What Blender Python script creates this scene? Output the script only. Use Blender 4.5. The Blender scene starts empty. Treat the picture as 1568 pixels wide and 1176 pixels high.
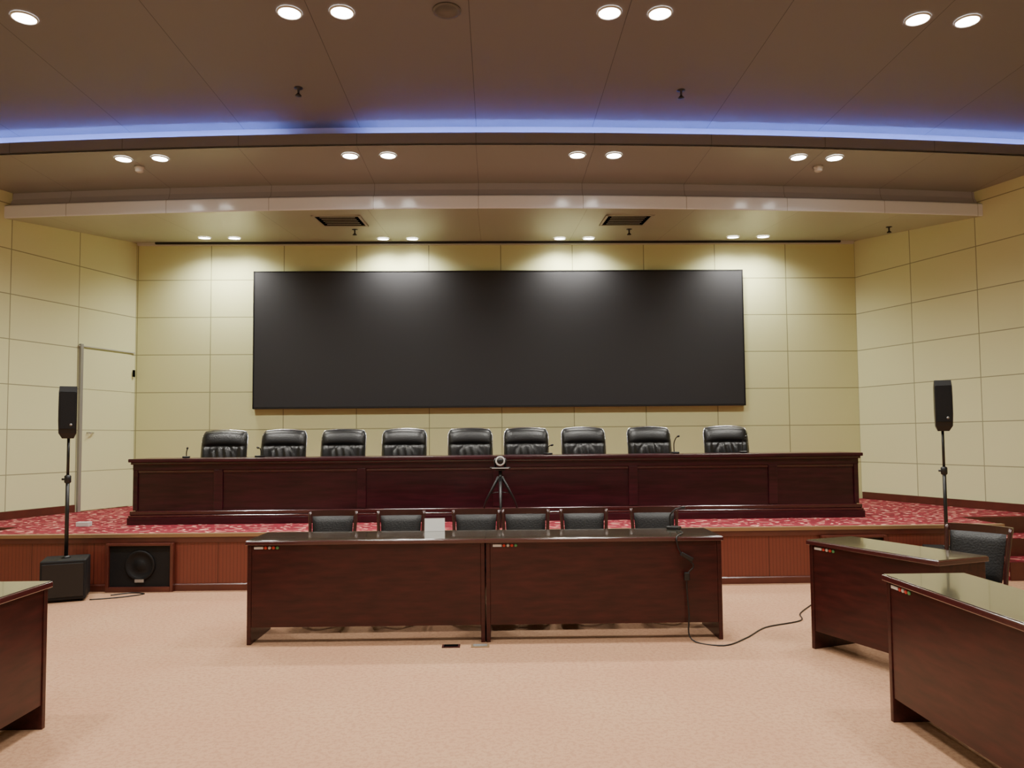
import bpy, bmesh, random
from mathutils import Matrix, Vector
from math import *
random.seed(4)
scene=bpy.context.scene
COL=scene.collection
# ------------------------------------------------------------------ materials
def new_mat(name):
    m=bpy.data.materials.new(name); m.use_nodes=True
    nt=m.node_tree; b=nt.nodes['Principled BSDF']
    return m,nt,b
def simple(name,col,rough=.5,metal=0,coat=0,spec=.5,noise=0,nscale=8,bump=0,bscale=60,stretch=None):
    m,nt,b=new_mat(name)
    b.inputs['Base Color'].default_value=(*col,1); b.inputs['Roughness'].default_value=rough
    b.inputs['Metallic'].default_value=metal; b.inputs['Coat Weight'].default_value=coat
    b.inputs['Specular IOR Level'].default_value=spec
    b.inputs['Coat Roughness'].default_value=.15
    tc=nt.nodes.new('ShaderNodeTexCoord')
    if noise:
        mp=nt.nodes.new('ShaderNodeMapping'); nt.links.new(tc.outputs['Object'],mp.inputs[0])
        if stretch: mp.inputs['Scale'].default_value=stretch
        n=nt.nodes.new('ShaderNodeTexNoise'); n.inputs['Scale'].default_value=nscale; n.inputs['Detail'].default_value=5
        nt.links.new(mp.outputs[0],n.inputs['Vector'])
        r=nt.nodes.new('ShaderNodeValToRGB')
        r.color_ramp.elements[0].position=.3; r.color_ramp.elements[1].position=.7
        r.color_ramp.elements[0].color=(*[c*(1-noise) for c in col],1)
        r.color_ramp.elements[1].color=(*[min(1,c*(1+noise)) for c in col],1)
        nt.links.new(n.outputs['Fac'],r.inputs[0]); nt.links.new(r.outputs[0],b.inputs['Base Color'])
    if bump:
        n2=nt.nodes.new('ShaderNodeTexNoise'); n2.inputs['Scale'].default_value=bscale
        nt.links.new(tc.outputs['Object'],n2.inputs['Vector'])
        bp=nt.nodes.new('ShaderNodeBump'); bp.inputs['Strength'].default_value=bump; bp.inputs['Distance'].default_value=.01
        nt.links.new(n2.outputs['Fac'],bp.inputs['Height']); nt.links.new(bp.outputs[0],b.inputs['Normal'])
    return m
def M(nt,op,a,b=None,c=None):
    n=nt.nodes.new('ShaderNodeMath'); n.operation=op
    for i,v in enumerate((a,b,c)):
        if v is None: continue
        if isinstance(v,(int,float)): n.inputs[i].default_value=v
        else: nt.links.new(v,n.inputs[i])
    return n.outputs[0]
def panel_mat(name,col,w,h,u0,v0,t=.006,rough=.5,line=.45,var=.05,coord='UV',fab=0,linecol=None,spec=.5):
    m,nt,b=new_mat(name); b.inputs['Roughness'].default_value=rough; b.inputs['Specular IOR Level'].default_value=spec
    tc=nt.nodes.new('ShaderNodeTexCoord'); sp=nt.nodes.new('ShaderNodeSeparateXYZ')
    nt.links.new(tc.outputs[coord],sp.inputs[0])
    su=M(nt,'DIVIDE',M(nt,'SUBTRACT',sp.outputs[0],u0),w)
    masks=[]
    fu=M(nt,'FRACT',su); du=M(nt,'MINIMUM',fu,M(nt,'SUBTRACT',1.0,fu)); masks.append(M(nt,'LESS_THAN',du,t/w))
    idv=M(nt,'FLOOR',su)
    if h:
        sv=M(nt,'DIVIDE',M(nt,'SUBTRACT',sp.outputs[1],v0),h)
        fv=M(nt,'FRACT',sv); dv=M(nt,'MINIMUM',fv,M(nt,'SUBTRACT',1.0,fv)); masks.append(M(nt,'LESS_THAN',dv,t/h))
        idv=M(nt,'MULTIPLY_ADD',M(nt,'FLOOR',sv),17.3,idv)
    mk=masks[0] if len(masks)==1 else M(nt,'MAXIMUM',masks[0],masks[1])
    wn=nt.nodes.new('ShaderNodeTexWhiteNoise'); wn.noise_dimensions='1D'; nt.links.new(idv,wn.inputs['W'])
    val=M(nt,'MULTIPLY_ADD',wn.outputs['Value'],var,1-var/2)
    mx=nt.nodes.new('ShaderNodeVectorMath'); mx.operation='SCALE'; mx.inputs[0].default_value=col
    nt.links.new(val,mx.inputs['Scale'])
    mix=nt.nodes.new('ShaderNodeMix'); mix.data_type='RGBA'
    nt.links.new(mk,mix.inputs['Factor']); nt.links.new(mx.outputs[0],mix.inputs['A'])
    lc=linecol or [c*line for c in col]
    mix.inputs['B'].default_value=(*lc,1)
    nt.links.new(mix.outputs['Result'],b.inputs['Base Color'])
    hgt=M(nt,'MULTIPLY',mk,-1.0)
    if fab:
        n2=nt.nodes.new('ShaderNodeTexNoise'); n2.inputs['Scale'].default_value=120
        nt.links.new(tc.outputs[coord],n2.inputs['Vector']); hgt=M(nt,'MULTIPLY_ADD',n2.outputs['Fac'],fab,hgt)
    bp=nt.nodes.new('ShaderNodeBump'); bp.inputs['Strength'].default_value=.5; bp.inputs['Distance'].default_value=.006
    nt.links.new(hgt,bp.inputs['Height']); nt.links.new(bp.outputs[0],b.inputs['Normal'])
    return m
def emis(name,col,s):
    m,nt,b=new_mat(name); b.inputs['Base Color'].default_value=(*col,1)
    b.inputs['Emission Color'].default_value=(*col,1); b.inputs['Emission Strength'].default_value=s
    return m
WALLC=(.67,.685,.365)
WALLS=(.71,.725,.425)
m_wall=panel_mat('wall_fabric_panels',WALLC,1.072,.554,.10,3.873,fab=.25,rough=.7,line=.45,t=.006,spec=.2)
m_wall_side=panel_mat('side_wall_fabric_panels',WALLS,.99,.554,0,3.873,fab=.25,rough=.7,line=.45,t=.006,spec=.2)
m_plain=simple('rear_hall_paint',(.60,.60,.50),.7)
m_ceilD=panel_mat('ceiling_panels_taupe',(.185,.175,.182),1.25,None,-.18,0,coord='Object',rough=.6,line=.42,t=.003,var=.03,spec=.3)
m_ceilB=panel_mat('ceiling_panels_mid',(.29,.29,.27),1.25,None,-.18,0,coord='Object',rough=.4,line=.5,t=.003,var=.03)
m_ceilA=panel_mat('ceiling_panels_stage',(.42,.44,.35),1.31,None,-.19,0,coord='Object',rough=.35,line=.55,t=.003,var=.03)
m_beam=panel_mat('glossy_white_beam',(.80,.86,.98),1.25,None,-.18,0,coord='Object',rough=.16,line=.6,t=.004,var=.02)
m_beamU=panel_mat('shaded_beam_recess',(.46,.46,.54),1.25,None,-.18,0,coord='Object',rough=.4,line=.6,t=.004,var=.02)  # beam paint greyed: shadow on the upper face is put into the colour
m_lip=panel_mat('cove_lip_paint',(.22,.205,.22),1.25,None,-.18,0,coord='Object',rough=.3,line=.5,t=.004,var=.02)
m_cove=simple('cove_white_paint',(.75,.75,.8),.6)
m_mahog=simple('dark_mahogany',(.034,.0048,.0045),.37,coat=.15,spec=.32,noise=.4,nscale=5,stretch=(1,6,6))
m_mahog2=simple('stage_desk_mahogany',(.033,.0040,.0085),.30,coat=.25,spec=.35,noise=.4,nscale=5,stretch=(.6,6,6))
m_edge=simple('mahogany_edge',(.050,.009,.010),.2,coat=.7)  # edge wood in a lighter tone, painting in highlights along the plinth edges
m_top=simple('glass_topped_desktop',(.05,.045,.03),.05,coat=1.0,spec=.8)
m_leather=simple('black_leather',(.007,.007,.008),.33,bump=.25,bscale=90)
m_leather2=simple('grey_black_leather',(.010,.0095,.0098),.42,bump=.25,bscale=90,spec=.4)
m_black=simple('black_plastic',(.007,.007,.008),.4)
m_rubber=simple('matt_black',(.006,.006,.007),.6,bump=.2,bscale=200,spec=.3)
m_chrome=simple('chrome',(.6,.6,.62),.2,metal=1)
m_grey=simple('grey_metal',(.35,.35,.35),.4,metal=.6)
m_white=simple('white_paper',(.6,.6,.58),.6)
m_red=simple('red_sticker',(.6,.05,.04),.5); m_green=simple('green_sticker',(.10,.35,.14),.5)
m_brass=simple('brass_trim',(.30,.20,.11),.4,metal=.4)
m_chairwood=simple('chair_wood',(.035,.008,.007),.25,coat=.6)
m_vent=simple('vent_metal',(.42,.43,.36),.5)
m_dark=simple('black_and_throat_shade',(.003,.003,.003),.9,spec=0)
m_lens=emis('downlight_lens',(1,.97,.90),24)
m_rim=simple('downlight_rim',(.6,.59,.55),.35)
m_led=emis('blue_led_strip',(.20,.31,1.0),55)
m_baseb=simple('baseboard_wood',(.085,.018,.012),.35,noise=.2,nscale=6,coat=.2)
m_screen,nt,b=new_mat('led_screen_black'); b.inputs['Base Color'].default_value=(.021,.021,.024,1); b.inputs['Roughness'].default_value=.55; b.inputs['Specular IOR Level'].default_value=.4
def carpet(name,c1,c2,c3):
    m,nt,b=new_mat(name); b.inputs['Roughness'].default_value=.95; b.inputs['Specular IOR Level'].default_value=.1
    tc=nt.nodes.new('ShaderNodeTexCoord')
    n=nt.nodes.new('ShaderNodeTexNoise'); n.inputs['Scale'].default_value=1.3; n.inputs['Detail'].default_value=4
    nt.links.new(tc.outputs['Object'],n.inputs['Vector'])
    n3=nt.nodes.new('ShaderNodeTexNoise'); n3.inputs['Scale'].default_value=38; n3.inputs['Detail'].default_value=6; n3.inputs['Roughness'].default_value=.75
    nt.links.new(tc.outputs['Object'],n3.inputs['Vector'])
    mx=nt.nodes.new('ShaderNodeMix'); mx.data_type='RGBA'; mx.inputs['A'].default_value=(*c1,1); mx.inputs['B'].default_value=(*c2,1)
    f=M(nt,'MULTIPLY_ADD',M(nt,'SUBTRACT',n.outputs['Fac'],.5),2.2,.5); nt.links.new(f,mx.inputs['Factor'])
    mx2=nt.nodes.new('ShaderNodeMix'); mx2.data_type='RGBA'; nt.links.new(mx.outputs['Result'],mx2.inputs['A']); mx2.inputs['B'].default_value=(*c3,1)
    f2=M(nt,'MULTIPLY',M(nt,'GREATER_THAN',n3.outputs['Fac'],.52),.55); nt.links.new(f2,mx2.inputs['Factor'])
    nt.links.new(mx2.outputs['Result'],b.inputs['Base Color'])
    bp=nt.nodes.new('ShaderNodeBump'); bp.inputs['Strength'].default_value=.75; bp.inputs['Distance'].default_value=.010
    nt.links.new(n3.outputs['Fac'],bp.inputs['Height']); nt.links.new(bp.outputs[0],b.inputs['Normal'])
    return m
m_floor=carpet('beige_carpet',(.44,.242,.145),(.47,.285,.17),(.34,.175,.107))
m_redc,nt,b=new_mat('red_patterned_carpet'); b.inputs['Roughness'].default_value=.95
tc=nt.nodes.new('ShaderNodeTexCoord')
v=nt.nodes.new('ShaderNodeTexVoronoi'); v.inputs['Scale'].default_value=3.2; v.inputs['Randomness'].default_value=.25
nt.links.new(tc.outputs['Object'],v.inputs['Vector'])
w=nt.nodes.new('ShaderNodeMath'); w.operation='SINE'; nt.links.new(M(nt,'MULTIPLY',v.outputs['Distance'],30.0),w.inputs[0])
n=nt.nodes.new('ShaderNodeTexNoise'); n.inputs['Scale'].default_value=9; nt.links.new(tc.outputs['Object'],n.inputs['Vector'])
s=M(nt,'ADD',w.outputs[0],M(nt,'MULTIPLY',M(nt,'SUBTRACT',n.outputs['Fac'],.5),5.0))
r=nt.nodes.new('ShaderNodeValToRGB'); r.color_ramp.interpolation='CONSTANT'
cr=r.color_ramp
cr.elements[0].position=0; cr.elements[0].color=(.16,.004,.014,1)
cr.elements[1].position=.66; cr.elements[1].color=(.60,.28,.22,1)
e=cr.elements.new(.35); e.color=(.27,.008,.026,1)
nt.links.new(M(nt,'MULTIPLY_ADD',s,.33,.33),r.inputs[0]); nt.links.new(r.outputs[0],b.inputs['Base Color'])
m_slat,nt,b=new_mat('slatted_stage_wood'); b.inputs['Roughness'].default_value=.38; b.inputs['Coat Weight'].default_value=.15
tc=nt.nodes.new('ShaderNodeTexCoord'); sp=nt.nodes.new('ShaderNodeSeparateXYZ'); nt.links.new(tc.outputs['Object'],sp.inputs[0])
fr=M(nt,'FRACT',M(nt,'MULTIPLY',sp.outputs[0],28.0)); mk=M(nt,'LESS_THAN',fr,.18)
fr2=M(nt,'FRACT',M(nt,'DIVIDE',M(nt,'SUBTRACT',sp.outputs[0],.3),.62)); mk2=M(nt,'LESS_THAN',fr2,.014)
mx=nt.nodes.new('ShaderNodeMix'); mx.data_type='RGBA'; mx.inputs['A'].default_value=(.155,.034,.021,1); mx.inputs['B'].default_value=(.065,.012,.008,1)
nt.links.new(M(nt,'MAXIMUM',M(nt,'MULTIPLY',mk,.45),mk2),mx.inputs['Factor'])
nt.links.new(mx.outputs['Result'],b.inputs['Base Color'])
bp=nt.nodes.new('ShaderNodeBump'); bp.inputs['Strength'].default_value=.4; bp.inputs['Distance'].default_value=.004
nt.links.new(M(nt,'SUBTRACT',1.0,M(nt,'ADD',mk,mk2)),bp.inputs['Height']); nt.links.new(bp.outputs[0],b.inputs['Normal'])

# ------------------------------------------------------------------ helpers
def add(name,me,mats,parent=None,smooth=False):
    o=bpy.data.objects.new(name,me); COL.objects.link(o)
    if not isinstance(mats,(list,tuple)): mats=[mats]
    if not me.materials:
        for mm in mats: me.materials.append(mm)
    if smooth:
        for p in me.polygons: p.use_smooth=True
    if parent: o.parent=parent
    return o
def empty(name,loc=(0,0,0),rz=0):
    e=bpy.data.objects.new(name,None); COL.objects.link(e); e.location=loc; e.rotation_euler=(0,0,rz); e.empty_display_size=.1
    return e
def pyobj(name,vs,fs,mats,parent=None,smooth=False,midx=None):
    me=bpy.data.meshes.new(name); me.from_pydata([tuple(v) for v in vs],[],fs)
    if midx:
        for p,i in zip(me.polygons,midx): p.material_index=i
    if smooth!='keep':
        bm=bmesh.new(); bm.from_mesh(me); bmesh.ops.recalc_face_normals(bm,faces=bm.faces); bm.to_mesh(me); bm.free()
    me.update()
    return add(name,me,mats,parent,smooth is True)
def box(name,x0,x1,y0,y1,z0,z1,mat,parent=None,bev=0,segs=2,rot=None,pivot=None):
    bm=bmesh.new(); bmesh.ops.create_cube(bm,size=1)
    for v in bm.verts:
        v.co=Vector((x0+(v.co.x+.5)*(x1-x0),y0+(v.co.y+.5)*(y1-y0),z0+(v.co.z+.5)*(z1-z0)))
    if bev: bmesh.ops.bevel(bm,geom=bm.edges[:],offset=bev,segments=segs,affect='EDGES',profile=.5)
    if rot:
        pv=Vector(pivot) if pivot else Vector(((x0+x1)/2,(y0+y1)/2,(z0+z1)/2))
        bmesh.ops.rotate(bm,verts=bm.verts,cent=pv,matrix=Matrix.Rotation(rot[0],3,'X')@Matrix.Rotation(rot[1],3,'Y')@Matrix.Rotation(rot[2],3,'Z'))
    me=bpy.data.meshes.new(name); bm.to_mesh(me); bm.free()
    return add(name,me,mat,parent,bev>.012)
def prism(name,poly,z0,z1,mat,parent=None):
    n=len(poly); vs=[(x,y,z0) for x,y in poly]+[(x,y,z1) for x,y in poly]
    fs=[tuple(range(n)),tuple(range(n,2*n))]+[(i,(i+1)%n,n+(i+1)%n,n+i) for i in range(n)]
    return pyobj(name,vs,fs,mat,parent)
def tube(name,pts,r,mat,parent=None,seg=10,radii=None,smoothpts=False):
    pts=[Vector(p) for p in pts]
    if smoothpts:
        q=[]
        n=len(pts)
        for i in range(n-1):
            p0=pts[max(i-1,0)];p1=pts[i];p2=pts[i+1];p3=pts[min(i+2,n-1)]
            for k in range(6):
                t=k/6; q.append(.5*((2*p1)+(p2-p0)*t+(2*p0-5*p1+4*p2-p3)*t*t+(3*p1-p0-3*p2+p3)*t**3))
        q.append(pts[-1]); pts=q
    vs=[];fs=[];up=None
    for i,p in enumerate(pts):
        d=(pts[min(i+1,len(pts)-1)]-pts[max(i-1,0)]).normalized()
        if up is None: up=d.orthogonal().normalized()
        up=(up-d*up.dot(d)); 
        up=up.normalized() if up.length>1e-5 else d.orthogonal().normalized()
        s=d.cross(up); rr=radii[i] if radii else r
        for k in range(seg):
            a=2*pi*k/seg; vs.append(p+up*cos(a)*rr+s*sin(a)*rr)
    for i in range(len(pts)-1):
        for k in range(seg):
            fs.append((i*seg+k,i*seg+(k+1)%seg,(i+1)*seg+(k+1)%seg,(i+1)*seg+k))
    fs.append(tuple(range(seg))); fs.append(tuple((len(pts)-1)*seg+k for k in range(seg)))
    return pyobj(name,vs,fs,mat,parent,True)
def lathe(name,prof,mat,parent=None,seg=24,c=(0,0,0),axis='Z',smooth=True):
    vs=[];fs=[]
    for r,z in prof:
        for k in range(seg):
            a=2*pi*k/seg
            if axis=='Z': vs.append((c[0]+r*cos(a),c[1]+r*sin(a),c[2]+z))
            else: vs.append((c[0]+r*cos(a),c[1]+z,c[2]+r*sin(a)))
    for i in range(len(prof)-1):
        for k in range(seg): fs.append((i*seg+k,i*seg+(k+1)%seg,(i+1)*seg+(k+1)%seg,(i+1)*seg+k))
    fs.append(tuple(range(seg))); fs.append(tuple((len(prof)-1)*seg+k for k in range(seg)))
    return pyobj(name,vs,fs,mat,parent,smooth)
def dup(root,loc,rz):
    e=bpy.data.objects.new(root.name.split('.')[0],None); COL.objects.link(e); e.location=loc; e.rotation_euler=(0,0,rz); e.empty_display_size=.1
    for c in root.children:
        o=bpy.data.objects.new(c.name.split('.')[0],c.data); COL.objects.link(o); o.parent=e
        o.location=c.location; o.rotation_euler=c.rotation_euler
    return e
def quad_uv(name,p0,p1,z0,z1,mat,u0=0):
    L=(Vector(p1)-Vector(p0)).length
    me=bpy.data.meshes.new(name)
    me.from_pydata([(p0[0],p0[1],z0),(p1[0],p1[1],z0),(p1[0],p1[1],z1),(p0[0],p0[1],z1)],[],[(0,1,2,3)])
    uv=me.uv_layers.new(name='UVMap')
    for i,(a,bb) in enumerate([(u0,z0),(u0+L,z0),(u0+L,z1),(u0,z1)]): uv.data[i].uv=(a,bb)
    return add(name,me,mat)
XC=.12; RAD=50.
def arc(Y0,x,R=None): return Y0+(x-XC)**2/(2*(R or RAD))
def ribbon(name,prof,mat,x0=-7.6,x1=7.7,n=64,parent=None,R=None):
    vs=[];fs=[];m=len(prof)
    for i in range(n+1):
        x=x0+(x1-x0)*i/n
        for Y,z in prof:
            y=Y[1] if isinstance(Y,tuple) else arc(Y,x,R)
            vs.append((x,y,z))
    for i in range(n):
        for k in range(m-1): fs.append((i*m+k,(i+1)*m+k,(i+1)*m+k+1,i*m+k+1))
    return pyobj(name,vs,fs,mat,parent,'keep')
# ------------------------------------------------------------------ room shell
LX,RX,WY=-5.28,5.44,11.3
def wxl(y): return LX-.352*(WY-y)
def wxr(y): return RX+.352*(WY-y)
box('floor',-7.6,7.7,-5.2,11.5,-.1,0,m_floor)
quad_uv('wall_back',(LX,WY),(RX,WY),0,4.6,m_wall,u0=LX)
SY=5.5; lx=wxl(SY); rx=wxr(SY)
quad_uv('wall_left',(LX,WY),(lx,SY),0,5.0,m_wall_side)
quad_uv('wall_right',(RX,WY),(rx,SY),0,5.0,m_wall_side)
quad_uv('wall_left_audience',(lx,SY),(lx,-5.2),0,5.0,m_wall_side)
quad_uv('wall_right_audience',(rx,SY),(rx,-5.2),0,5.0,m_wall_side)
quad_uv('wall_front',(lx,-5.2),(rx,-5.2),0,5.0,m_plain)
ZA,ZA2,ZB,ZD=4.43,4.23,4.57,4.84
YB,YC,YD=8.97,7.87,8.05
def zA(x,y): 
    yb=arc(YB,x); t=(y-yb)/(WY-yb); return ZA2+(ZA-ZA2)*t
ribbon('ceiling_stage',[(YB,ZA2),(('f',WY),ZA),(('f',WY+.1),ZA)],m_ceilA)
ribbon('ceiling_beam_recess',[(YB+.10,ZB),(YB+.09,ZB-.08),(YB+.06,ZA2+.19),(YB,ZA2+.16)],m_beamU)
ribbon('ceiling_beam',[(YB,ZA2+.16),(YB-.006,ZA2+.155),(YB-.010,ZA2+.145),(YB-.010,ZA2+.015),(YB-.006,ZA2+.003),(YB,ZA2)],m_beam)
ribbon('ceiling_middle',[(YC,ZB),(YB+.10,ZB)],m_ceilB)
ribbon('trim_cove_lip',[(YC+.05,ZB+.0),(YC+.05,ZB+.02),(YC,ZB+.025),(YC,ZB+.135),(YC+.03,ZB+.135),(YC+.03,ZB+.02)],m_lip)
ribbon('ceiling_cove',[(YC+.03,ZB+.02),(YD,ZB+.02),(YD,ZD)],m_cove)
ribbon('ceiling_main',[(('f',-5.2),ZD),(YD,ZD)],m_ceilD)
led=empty('cove_led_strip',(0,0,0))
for a,bb in [(-7.0,-2.30),(-1.38,7.0)]:
    n=20; pts=[(a+(bb-a)*i/n,arc(YC+.055,a+(bb-a)*i/n),ZB+.04) for i in range(n+1)]
    tube('led_tube',pts,.010,m_led,led,seg=5)
wl=empty('wall_washer_slot',(0,0,0))
box('slot_body',-4.98,5.2,WY-.09,WY-.05,ZA-.035,ZA-.008,m_black,wl)
box('slot_reveal',LX+.02,RX-.02,WY-.05,WY-.001,ZA-.045,ZA-.006,m_rim,wl)
# ------------------------------------------------------------------ stage
STZ=.565; SX0,SX1=-5.25,5.24; YF=7.80; RS=300.
def stage():
    n=40; vs=[];fs=[];mi=[]
    for i in range(n+1):
        x=SX0+(SX1-SX0)*i/n; y=arc(YF,x,RS)
        vs+= [(x,y,0),(x,y,STZ-.03),(x,8.6,STZ),(x,y,STZ)]
    for i in range(n):
        a=i*4;b2=a+4
        fs.append((a,b2,b2+1,a+1)); mi.append(0)
        fs.append((a+3,b2+3,b2+2,a+2)); mi.append(1)
    for s in (0,n):
        x=SX0 if s==0 else SX1; k=len(vs); 
        vs+= [(x,arc(YF,x,RS),0),(x,8.6,0),(x,8.6,STZ),(x,arc(YF,x,RS),STZ)]; fs.append((k,k+1,k+2,k+3)); mi.append(0)
    k=len(vs)
    vs+=[(wxl(8.6)+.01,8.6,STZ),(wxr(8.6)-.01,8.6,STZ),(RX-.005,WY-.005,STZ),(LX+.005,WY-.005,STZ),(wxl(8.6)+.01,8.6,0),(wxr(8.6)-.01,8.6,0)]
    fs.append((k,k+1,k+2,k+3)); mi.append(1); fs.append((k+4,k+5,k+1,k)); mi.append(0)
    return pyobj('stage_platform',vs,fs,[m_slat,m_redc],None,'keep',mi)
stg=stage()
ribbon('trim_stage_nosing',[(YF,STZ-.03),(YF-.025,STZ-.03),(YF-.03,STZ+.004),(YF+.03,STZ+.006)],m_brass,SX0,SX1,40,R=RS)
ribbon('trim_stage_band',[(YF,STZ-.085),(YF-.012,STZ-.085),(YF-.016,STZ-.031),(YF,STZ-.031)],m_baseb,SX0,SX1,40,R=RS)
ribbon('baseboard_stage',[(YF,.07),(YF-.012,.07),(YF-.02,.06),(YF-.02,0.0)],m_baseb,SX0,SX1,40,R=RS)
for side in 'lr':
    e=empty('stage_steps',(0,0,0))
    w=(lambda y:wxl(y)+.04) if side=='l' else (lambda y:wxr(y)-.04)
    s0=SX0-.01 if side=='l' else SX1+.01
    def tr(nm,y0,y1,z0,z1,m): prism(nm,[(w(y0),y0),(s0,y0),(s0,y1),(w(y1),y1)],z0,z1,m,e)
    tr('tread_lower',7.78,8.15,0,.19,m_redc); tr('tread_upper',8.15,8.57,0,.38,m_redc)
    tr('riser_lower',7.765,7.78,0,.185,m_baseb); tr('riser_upper',8.135,8.15,.19,.375,m_baseb); tr('riser_top',8.57,8.59,.38,.56,m_baseb)
def along_wall(name,side,Ya,Yb,z0,z1,th,mat,parent=None,off=0.002):
    s=-1 if side=='l' else 1; X0=LX if side=='l' else RX
    vs=[]
    nrm=Vector((-s*1.0,.352*-1)).normalized()
    for Y in (Ya,Yb):
        base=Vector((X0+s*.352*(WY-Y),Y))+nrm*off
        for t in (0,th):
            p=base+nrm*t
            vs+=[(p.x,p.y,z0),(p.x,p.y,z1)]
    fs=[(0,1,3,2),(4,5,7,6),(0,1,5,4),(2,3,7,6),(0,2,6,4),(1,3,7,5)]
    return pyobj(name,vs,fs,mat,parent)
for s,nm in (('l','left'),('r','right')):
    top=10.34 if s=='l' else 11.26
    along_wall('baseboard_'+nm,s,top,8.75,STZ,STZ+.10,.03,m_baseb)
    along_wall('baseboard_%s_step'%nm,s,8.75,8.3,.38,.50,.03,m_baseb)
    along_wall('baseboard_%s_low'%nm,s,8.3,7.7,.19,.32,.03,m_baseb)
    along_wall('baseboard_%s_floor'%nm,s,7.7,SY,.0,.1,.03,m_baseb)
d=empty('door_1')
m_leaf=simple('door_leaf_fabric',WALLS,.7,spec=.2); m_groove=simple('groove',(.33,.33,.19),.7)
along_wall('door_leaf','l',11.22,10.42,STZ+.01,2.76,.02,m_leaf,d)
along_wall('frame_side','l',10.42,10.38,STZ,2.82,.035,m_grey,d)
along_wall('frame_top','l',11.27,10.36,2.785,2.80,.025,m_vent,d)
for zz in (1.105,1.659,2.213):
    along_wall('leaf_groove','l',11.22,10.42,zz-.004,zz+.004,.021,m_groove,d)
hp=Vector((wxl(10.5),10.5,1.62))
tube('handle',[hp+Vector((.02,0,0)),hp+Vector((.07,-.02,0)),hp+Vector((.07,.08,0))],.01,m_chrome,d)
e=empty('wall_switch'); along_wall('plate','l',11.27,11.235,2.44,2.54,.012,m_dark,e,.022)
# ------------------------------------------------------------------ downlights
def downlight_mesh(r):
    vs=[];fs=[];mi=[];seg=28
    prof=[(r*1.12,0),(r*1.10,-.010),(r,-.012),(r*.98,-.007)]
    for rr,z in prof:
        for k in range(seg): a=2*pi*k/seg; vs.append((rr*cos(a),rr*sin(a),z))
    for i in range(3):
        for k in range(seg): fs.append((i*seg+k,(i+1)*seg+k,(i+1)*seg+(k+1)%seg,i*seg+(k+1)%seg)); mi.append(0)
    fs.append(tuple(3*seg+k for k in reversed(range(seg)))); mi.append(1)
    me=bpy.data.meshes.new('downlight'); me.from_pydata(vs,[],fs); me.materials.append(m_rim); me.materials.append(m_lens)
    for p,i in zip(me.polygons,mi): p.material_index=i
    return me
me_dl=downlight_mesh(.086); me_dl2=downlight_mesh(.080)
def downlight(x,y,z,energy,size=130,tilt=0,me=None,blend=.9):
    o=bpy.data.objects.new('recessed_downlight',me or me_dl); COL.objects.link(o); o.location=(x,y,z-.002); o.rotation_euler=(tilt,0,0)
    l=bpy.data.lights.new('lamp','SPOT'); l.energy=energy; l.spot_size=radians(size); l.spot_blend=blend; l.shadow_soft_size=.09; l.color=(1,.965,.875)
    lo=bpy.data.objects.new('lamp',l); COL.objects.link(lo); lo.parent=o; lo.location=(0,0,-.04)
K=.933
for x in [-4.11,-3.70,-1.60,-1.18,.96,1.38,3.47,3.90]:
    y=10.98-(x-XC)**2*.009; downlight(x,y,zA(x,y),125,150,.086,me_dl2)
for x in [-4.31,-3.88,-1.66,-1.22,.98,1.41,3.61,4.05]:
    x*=K; downlight(x,8.73*K+(x-XC)**2*.0065,ZB,205,150,me=me_dl2)
for Y in (6.25,3.3,.4,-2.5):
    for x in [-4.38,-3.95,-1.70,-1.26,.99,1.42,3.67,4.12]:
        x*=K; downlight(x,Y*K+(x-XC)**2*.0075,ZD,200)
def ventbuild(x,y):
    e=empty('air_vent',(x,y,zA(x,y)-.001)); e.rotation_euler=(.086,0,0)
    w,dp=.30,.34
    for nm,a in (('frame_l',(-w,-w+.03,-dp,dp)),('frame_r',(w-.03,w,-dp,dp)),('frame_f',(-w,w,-dp,-dp+.035)),('frame_b',(-w,w,dp-.035,dp))):
        box(nm,a[0],a[1],a[2],a[3],-.012,0,m_vent,e)
    box('throat_shade',-w+.03,w-.03,-dp+.035,dp-.035,-.004,-.001,m_dark,e)  # flat black sheet paints the shade of the duct opening, no real recess
    for i in range(5):
        yy=-dp+.11+i*.108
        box('louvre',-w+.08,w-.08,yy,yy+.028,-.006,-.0045,m_vent,e)
ventbuild(-1.95,9.66); ventbuild(1.70,9.66)
def sprinkler(x,y,z):
    e=empty('sprinkler_head',(x,y,z))
    lathe('escutcheon',[(.04,-.001),(.04,-.006),(.012,-.012),(.01,-.05)],m_black,e,16)
    lathe('deflector',[(.008,-.05),(.03,-.075),(.03,-.08),(.004,-.082)],m_black,e,16)
sprinkler(-1.98*K,7.66*K,ZD); sprinkler(1.95*K,7.70*K,ZD)
for x,y in ((-1.88,10.25),(1.85,10.28),(5.35,10.1)): sprinkler(x,y,zA(x,y))
def smoke(x,y,z):
    e=empty('smoke_detector',(x,y,z))
    lathe('base',[(.055,-.001),(.055,-.02),(.045,-.03),(.045,-.05),(.03,-.062),(.002,-.065)],m_rim,e,20)
smoke(-4.25*K,9.12*K,ZB); smoke(3.98*K,9.12*K,ZB)
e=empty('ceiling_speaker',(-.38*K,6.23*K,ZD)); lathe('ring',[(.11,-.001),(.11,-.012),(.085,-.014),(.08,-.004)],simple('grille_taupe',(.12,.11,.105),.5),e,28)
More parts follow.
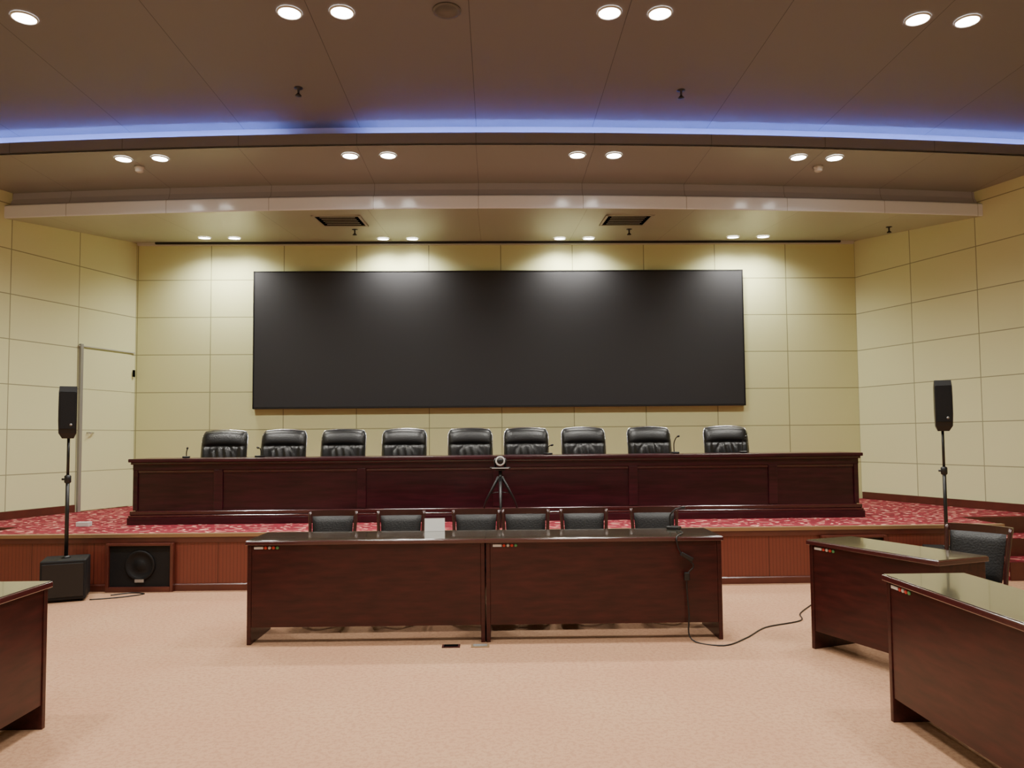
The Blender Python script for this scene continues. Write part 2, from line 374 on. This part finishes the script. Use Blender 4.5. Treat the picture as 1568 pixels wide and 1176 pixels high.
# ------------------------------------------------------------------ LED screen
sc=empty('led_wall_screen')
box('display',-3.52,3.69,WY-.10,WY-.002,1.975,3.965,m_screen,sc,.004)
for nm,a in (('frame_top',(-3.53,3.70,3.965,3.98)),('frame_bottom',(-3.53,3.70,1.955,1.975))):
    box(nm,a[0],a[1],WY-.105,WY-.002,a[2],a[3],m_black,sc)
box('frame_left',-3.535,-3.52,WY-.105,WY-.002,1.955,3.98,m_black,sc); box('frame_right',3.69,3.705,WY-.105,WY-.002,1.955,3.98,m_black,sc)
# ------------------------------------------------------------------ stage desk
sd=empty('rostrum_desk',(0,0,0))
X0,X1,Yd=-4.10,4.19,8.72
box('carcass',X0+.04,X1-.04,Yd+.03,Yd+.50,STZ,1.25,m_mahog2,sd)
box('top',X0-.02,X1+.02,Yd-.04,Yd+.55,1.262,1.30,m_mahog2,sd,.008)
box('top_moulding',X0,X1,Yd-.015,Yd+.52,1.235,1.262,m_edge,sd,.004)
box('frieze',X0+.015,X1-.015,Yd+.01,Yd+.51,1.17,1.235,m_mahog2,sd,.003)
st=[X0+.02,-3.13,-1.52,0.02,1.57,3.18,X1-.02]
for i,x in enumerate(st):
    box('stile',max(X0+.02,x-.05),min(X1-.02,x+.05),Yd+.006,Yd+.05,.72,1.17,m_mahog2,sd,.004)
for i in range(6):
    box('panel_bead_top',st[i]+.05,st[i+1]-.05,Yd+.018,Yd+.04,1.14,1.17,m_edge,sd,.004)
box('plinth_upper',X0,X1,Yd-.03,Yd+.50,.67,.715,m_edge,sd,.010,3)
box('plinth_bead',X0-.005,X1+.005,Yd-.05,Yd+.50,.645,.67,m_edge,sd,.008,3)
box('plinth_lower',X0-.015,X1+.015,Yd-.055,Yd+.50,STZ,.645,m_mahog2,sd,.004)
# ------------------------------------------------------------------ executive chair
def exec_chair(name):
    e=empty(name)
    W,H=.57,.63; z0=.42
    nu,nv=32,40; vs=[];fs=[]
    def hw(v): 
        w=W/2*(.90+.10*min(1,v*2.2))
        if v>.86: w*=sqrt(max(0,1-((v-.86)/.14)**2*.22))
        return w
    def yb(v): return .24+v*.10-.05*sin(v*pi)
    def front(u,v):
        ed=max(0,1-abs(u)**7)**.5*max(0,1-abs(2*v-1)**14)**.5
        t=.045*ed
        hr=1/(1+exp(-(v-.70)*60))
        t+=.04*hr*ed*(1-((v-.86)/.2)**2*.6 if v>.5 else 1)
        lower=(1-hr)
        t-=.024*exp(-((v-.69)/.018)**2)*ed
        t+=.035*lower*ed*exp(-((abs(u)-.84)/.12)**2)
        c=exp(-(u/.62)**4)*lower
        t+=c*ed*.024*(.6+.6*sin(u*20+(v*9)))*max(0,sin(min(1,v/.68)*pi))**.5
        rr=sqrt((u*.28)**2+((v-.45)*.63)**2)
        t-=.014*exp(-((rr-.15)/.012)**2)*lower*ed
        return t
    for i in range(nv+1):
        v=i/nv
        for j in range(nu+1):
            u=-1+2*j/nu
            zz=z0+v*H+.02*(1-u*u)*v
            vs.append((u*hw(v),yb(v)-front(u,v),zz))
    nb=len(vs)
    for i in range(nv+1):
        v=i/nv
        for j in range(nu+1):
            u=-1+2*j/nu; ed=max(0,1-abs(u)**5)**.5*max(0,1-abs(2*v-1)**10)**.5
            vs.append((u*hw(v),yb(v)+.05*ed,z0+v*H+.02*(1-u*u)*v))
    for off,fl in ((0,1),(nb,0)):
        for i in range(nv):
            for j in range(nu):
                a=off+i*(nu+1)+j; q=(a,a+1,a+nu+2,a+nu+1); fs.append(q if fl else q[::-1])
    o=pyobj('backrest',vs,fs,m_leather,e,True)
    pts=[(-hw(i/20),yb(i/20)+.004,z0+i/20*H) for i in range(3,21)]
    pts+=[(u/10*hw(1),yb(1)+.004,z0+H+.02*(1-(u/10)**2)) for u in range(-9,10)]
    pts+=[(hw(i/20),yb(i/20)+.004,z0+i/20*H) for i in range(20,2,-1)]
    tube('piping',pts,.006,m_chrome,e,seg=6)
    box('seat',-.27,.27,-.27,.25,.38,.50,m_leather,e,.05,4)
    box('seat_shell',-.24,.24,-.22,.24,.35,.39,m_black,e,.01)
    for s in (-1,1):
        tube('arm_loop',[(s*.29,.20,.40),(s*.31,.18,.62),(s*.31,.05,.655),(s*.31,-.18,.64),(s*.30,-.24,.56),(s*.28,-.14,.40)],.018,m_black,e,seg=8,smoothpts=True)
        box('arm_pad',s*.31-.035,s*.31+.035,-.2,.16,.65,.69,m_leather,e,.018,3)
    tube('gas_column',[(0,0,.36),(0,0,.09)],.028,m_chrome,e)
    for kk in range(5):
        a=kk*2*pi/5+.3
        tube('base_leg',[(0,0,.11),(.28*cos(a),.28*sin(a),.075)],.02,m_black,e,seg=8,radii=[.028,.016])
        lathe('caster',[(.027,-.02),(.027,.02)],m_rubber,e,14,c=(.28*cos(a),.28*sin(a),.027),axis='Y')
    return e
ch=exec_chair('executive_chair')
xs=[-3.46,-2.71,-1.96,-1.17,-.31,.39,1.15,2.02,3.0]
rots=[.06,.03,-.02,.02,.05,-.03,.02,.04,-.06]
for i,(x,rr) in enumerate(zip(xs,rots)):
    if i==0: ch.location=(x,9.63,STZ); ch.rotation_euler=(0,0,rr)
    else: dup(ch,(x,9.65+random.uniform(-.04,.04),STZ),rr)
# ------------------------------------------------------------------ wooden meeting chair
def meet_chair(name):
    e=empty(name)
    for s in (-1,1):
        tube('rear_post',[(s*.180,.20,0),(s*.184,.19,.40),(s*.187,.215,.62),(s*.200,.27,.868)],.015,m_chairwood,e,seg=8,smoothpts=True)
        tube('front_leg',[(s*.18,-.20,0),(s*.18,-.20,.42)],.017,m_chairwood,e,seg=8)
        tube('side_rail',[(s*.18,-.20,.36),(s*.18,.19,.36)],.014,m_chairwood,e,seg=6)
        tube('stretcher',[(s*.18,-.20,.16),(s*.177,.19,.16)],.010,m_chairwood,e,seg=6)
    n=12; vs=[];fs=[]
    for i in range(n+1):
        t=i/n; x=-.210+.42*t; q=1-(2*t-1)**2
        yb=.27+.028*q; zt=.878+.004*q; zb=.832-.004*q
        vs+=[(x,yb-.014,zb),(x,yb+.010,zb),(x,yb+.018,zt),(x,yb-.006,zt)]
    for i in range(n):
        a=i*4
        for kk in range(4): fs.append((a+kk,a+(kk+1)%4,a+4+(kk+1)%4,a+4+kk))
    fs+=[(0,1,2,3),(n*4,n*4+3,n*4+2,n*4+1)]
    pyobj('top_rail',vs,fs,m_chairwood,e,False)
    nu,nv=14,12; vs=[];fs=[]
    for side in (0,1):
        for i in range(nv+1):
            v=i/nv
            for j in range(nu+1):
                u=-1+2*j/nu; ed=(max(0,1-abs(u)**6)**.5)*(max(0,1-abs(2*v-1)**6)**.5)
                y=.20+.062*v+.02*v*(1-u*u)+(-.026*ed if side==0 else .018*ed)
                vs.append((u*(.163+.014*v),y,.52+v*.312,))
    nb=(nu+1)*(nv+1)
    for side in (0,1):
        for i in range(nv):
            for j in range(nu):
                a=side*nb+i*(nu+1)+j; q=(a,a+1,a+nu+2,a+nu+1); fs.append(q if side==0 else q[::-1])
    pyobj('back_pad',vs,fs,m_leather2,e,True)
    tube('lower_back_rail',[(-.18,.20,.50),(.18,.20,.50)],.012,m_chairwood,e,seg=8)
    box('seat',-.205,.205,-.225,.20,.405,.465,m_leather2,e,.022,3)
    return e
mc=meet_chair('meeting_chair')
fx=[-1.41,-.82,-.18,.26,.765,1.38]
for i,x in enumerate(fx):
    L=(x,6.47,0)
    if i==0: mc.location=L; mc.rotation_euler=(0,0,.03)
    else: dup(mc,L,random.uniform(-.05,.05))
dup(mc,(3.05,5.0,0),radians(-55))
# ------------------------------------------------------------------ tables
def table(name,L,D,loc,rz,H=.76,sticker=True):
    e=empty(name,loc,rz)
    box('top',-.012,L+.012,-.02,D+.01,H-.035,H-.004,m_edge,e,.006)
    box('glass_top',-.004,L+.004,-.012,D+.002,H-.006,H,m_top,e,.002)
    box('end_panel_a',0,.03,.0,D-.01,0,H-.035,m_mahog,e,.003)
    box('end_panel_b',L-.03,L,.0,D-.01,0,H-.035,m_mahog,e,.003)
    box('modesty_panel',.03,L-.03,.006,.03,.125,H-.035,m_mahog,e,.002)
    box('shelf',.03,L-.03,.05,D-.06,H-.20,H-.18,m_mahog,e,.002)
    if sticker:
        box('label_strip',.05,.115,-.001,.008,H-.064,H-.048,m_white,e)
        for i,c in enumerate((m_red,m_white,m_red,m_green)):
            lathe('sticker',[(.0105,-.0012),(.0105,.008)],c,e,14,c=(.133+i*.029,0,H-.056),axis='Y')
    return e
table('conference_table',1.745,.50,(-1.83,5.71,0),-.008)
table('conference_table',1.745,.50,(-.075,5.695,0),-.008)
table('conference_table',1.03,.40,(2.22,5.42,0),atan2(-.93,.36))
table('conference_table',1.75,.42,(2.06,4.04,0),-pi/2)
table('conference_table',1.75,.42,(-2.37,4.14-1.75,0),pi/2,sticker=False)
# ------------------------------------------------------------------ PA speakers
def pa(x,y,rz):
    e=empty('column_speaker_with_subwoofer',(x,y,0),rz)
    box('subwoofer',-.19,.19,-.19,.19,.02,.39,m_rubber,e,.012)
    box('sub_grille',-.17,.17,-.197,-.19,.05,.36,m_black,e,.003)
    for a in (-.14,.14):
        for b2 in (-.14,.14): lathe('foot',[(.02,0),(.02,.025)],m_rubber,e,12,c=(a,b2,0))
    lathe('pole_socket',[(.04,.385),(.04,.40),(.024,.41)],m_black,e,16)
    tube('pole_lower',[(0,0,.39),(0,0,1.16)],.0175,m_black,e)
    lathe('pole_clamp',[(.02,1.10),(.03,1.11),(.03,1.17),(.018,1.18)],m_black,e,16)
    tube('clamp_knob',[(0,0,1.14),(-.05,-.01,1.14)],.01,m_black,e)
    tube('pole_upper',[(0,0,1.16),(0,0,1.56)],.013,m_black,e)
    prof=[(1.53,.05,-.05,.05),(1.58,.075,-.09,.08),(1.70,.078,-.105,.09),(1.85,.078,-.105,.09),(1.97,.078,-.095,.085),(2.03,.074,-.08,.07)]
    vs=[];fs=[]
    for z,w,f,bk in prof: vs+=[(-w,f,z),(w,f,z),(w*.7,bk,z),(-w*.7,bk,z)]
    for i in range(len(prof)-1):
        for kk in range(4): a=i*4; fs.append((a+kk,a+(kk+1)%4,a+4+(kk+1)%4,a+4+kk))
    fs+=[(0,1,2,3),(20,21,22,23)]
    o=pyobj('column_cabinet',vs,fs,m_black,e)
    box('column_grille',-.065,.065,-.112,-.10,1.62,1.98,m_rubber,e,.004)
    lathe('column_badge',[(.012,-.116),(.012,-.111)],m_grey,e,12,c=(0.03,0,1.66),axis='Y')
pa(-4.12,7.48,radians(22)); pa(4.43,7.48,radians(-20))
def monitor(x0,x1):
    xm=(x0+x1)/2; y=arc(YF,xm,RS); e=empty('stage_front_speaker',(xm,y-.055,0),atan((xm-XC)/RS)); w=(x1-x0)/2
    box('frame_left',-w-.03,-w,-.01,.045,.0,.48,m_baseb,e,.004); box('frame_right',w,w+.03,-.01,.045,.0,.48,m_baseb,e,.004)
    box('frame_top',-w,w,-.01,.045,.455,.48,m_baseb,e,.004); box('frame_bottom',-w,w,-.01,.045,0,.05,m_baseb,e,.004)
    box('cabinet',-w,w,.02,.045,.05,.455,m_rubber,e)
    lathe('woofer_surround',[(.15,.019),(.15,.005),(.135,-.001),(.12,.013),(.06,.019),(.05,.012),(.01,.005)],m_rubber,e,30,c=(0,0,.26),axis='Y')
    box('badge',-.045,.045,-.002,.004,.095,.125,m_grey,e)
monitor(-3.86,-3.25); monitor(3.34,3.95)
# ------------------------------------------------------------------ tripod camera
tc_=empty('conference_camera_on_tripod',(.05,8.2,STZ))
for a in (-90,30,150):
    a=radians(a+0)
    tube('leg',[(.02*cos(a),.02*sin(a),.52),(.17*cos(a),.17*sin(a),.27),(.27*cos(a),.27*sin(a),.01)],.012,m_black,tc_,seg=8,radii=[.016,.014,.011])
    tube('brace',[(0,0,.36),(.13*cos(a),.13*sin(a),.34)],.005,m_black,tc_,seg=6)
tube('centre_column',[(0,0,.30),(0,0,.60)],.018,m_black,tc_)
box('head_plate',-.05,.05,-.04,.04,.585,.605,m_black,tc_,.004)
box('camera_base',-.11,.11,-.06,.06,.605,.625,m_black,tc_,.009,3)
box('camera_base_light',-.09,.09,-.062,-.058,.612,.620,m_white,tc_)
tube('camera_yoke',[(-.05,0,.625),(-.06,0,.69),(-.045,0,.72)],.012,m_black,tc_); tube('camera_yoke_b',[(.05,0,.625),(.06,0,.69),(.045,0,.72)],.012,m_black,tc_)
lathe('camera_head',[(.02,.05),(.05,.04),(.056,0),(.05,-.04),(.045,-.05)],m_black,tc_,24,c=(0,0,.69),axis='Y')
lathe('lens_ring',[(.05,-.045),(.052,-.056),(.036,-.058),(.034,-.048)],m_white,tc_,24,c=(0,0,.69),axis='Y')
lathe('lens',[(.033,-.05),(.03,-.06),(.01,-.066)],m_black,tc_,20,c=(0,0,.69),axis='Y')
# ------------------------------------------------------------------ small things
def mic(name,x,y,z,rz,h=.18):
    e=empty(name,(x,y,z+.001),rz)
    box('base',-.04,.04,-.05,.05,0,.022,m_black,e,.007)
    tube('gooseneck',[(0,.03,.02),(0,.03,h*.6),(0.01,-.01,h*.9),(.015,-.06,h)],.006,m_black,e,seg=6,smoothpts=True)
    tube('capsule',[(.015,-.06,h),(.02,-.09,h+.005)],.012,m_black,e,seg=8)
for x,y,rz in [(-3.58,8.95,.3),(-2.75,9.0,-.2),(.62,9.05,.4)]:
    mic('desk_microphone',x,y,1.30,rz,.11)
mic('desk_microphone',2.12,9.0,1.30,.1,.20); mic('desk_microphone',2.93,9.0,1.30,-.1,.19)
mic('desk_microphone',1.42,6.12,.76,.9,.17)
e=empty('name_card',(-.49,6.17,.761),.04)
vs=[(-.08,-.025,0),(.08,-.025,0),(.08,.025,0),(-.08,.025,0),(-.08,0,.10),(.08,0,.10)]
pyobj('folded_card',vs,[(0,1,5,4),(2,3,4,5),(0,4,3),(1,2,5)],m_white,e)
cb=empty('power_cable')
tube('cord',[(1.40,5.95,.768),(1.40,5.75,.775),(1.33,5.655,.75),(1.36,5.65,.64),(1.45,5.645,.55),(1.40,5.65,.46),(1.41,5.645,.2),(1.42,5.62,.02),(1.62,5.5,.006),(1.85,5.7,.006),(2.1,6.0,.006),(2.45,6.2,.006),(2.55,6.45,.006),(2.8,6.8,.006)],.0055,m_black,cb,seg=6,smoothpts=True)
box('plug_block',1.38,1.42,5.635,5.66,.44,.50,m_black,cb,.006)
box('socket_block',1.35,1.45,5.625,5.655,.60,.63,m_black,cb,.006,rot=(0,.5,0))
cb2=empty('speaker_cable'); tube('cord',[(-3.85,7.4,.006),(-3.6,7.5,.006),(-3.45,7.65,.006),(-3.6,7.7,.006),(-3.75,7.6,.006)],.006,m_black,cb2,seg=6,smoothpts=True)
for x in (-.33,-.12):
    e=empty('floor_socket',(x,5.6,0)); box('plate',-.065,.065,-.04,.04,0,.006,m_brass if x>-.2 else m_mahog,e,.002); box('lid',-.05,.05,-.025,.025,.006,.009,m_grey if x>-.2 else m_dark,e,.001)
e=empty('tissue_box',(-4.55,8.6,STZ+.001)); box('carton',-.07,.07,-.04,.04,0,.05,m_white,e,.004); box('slot',-.03,.03,-.008,.008,.05,.053,m_grey,e)
# ------------------------------------------------------------------ world + camera
wd=bpy.data.worlds.new('world'); scene.world=wd; wd.use_nodes=True
wd.node_tree.nodes['Background'].inputs[0].default_value=(.9,.85,.8,1); wd.node_tree.nodes['Background'].inputs[1].default_value=.05
f=1170.0
R=Matrix.Rotation(-atan(26/f),3,'Z')@Matrix.Rotation(pi/2+atan(60/f),3,'X')@Matrix.Rotation(radians(-0.49),3,'Z')
cam=bpy.data.cameras.new('camera'); co=bpy.data.objects.new('camera',cam); COL.objects.link(co)
co.matrix_world=Matrix.Translation((0,0,1.49))@R.to_4x4()
cam.sensor_width=36; cam.lens=36*f/1568; cam.shift_y=24/1568; cam.clip_start=.05
scene.camera=co
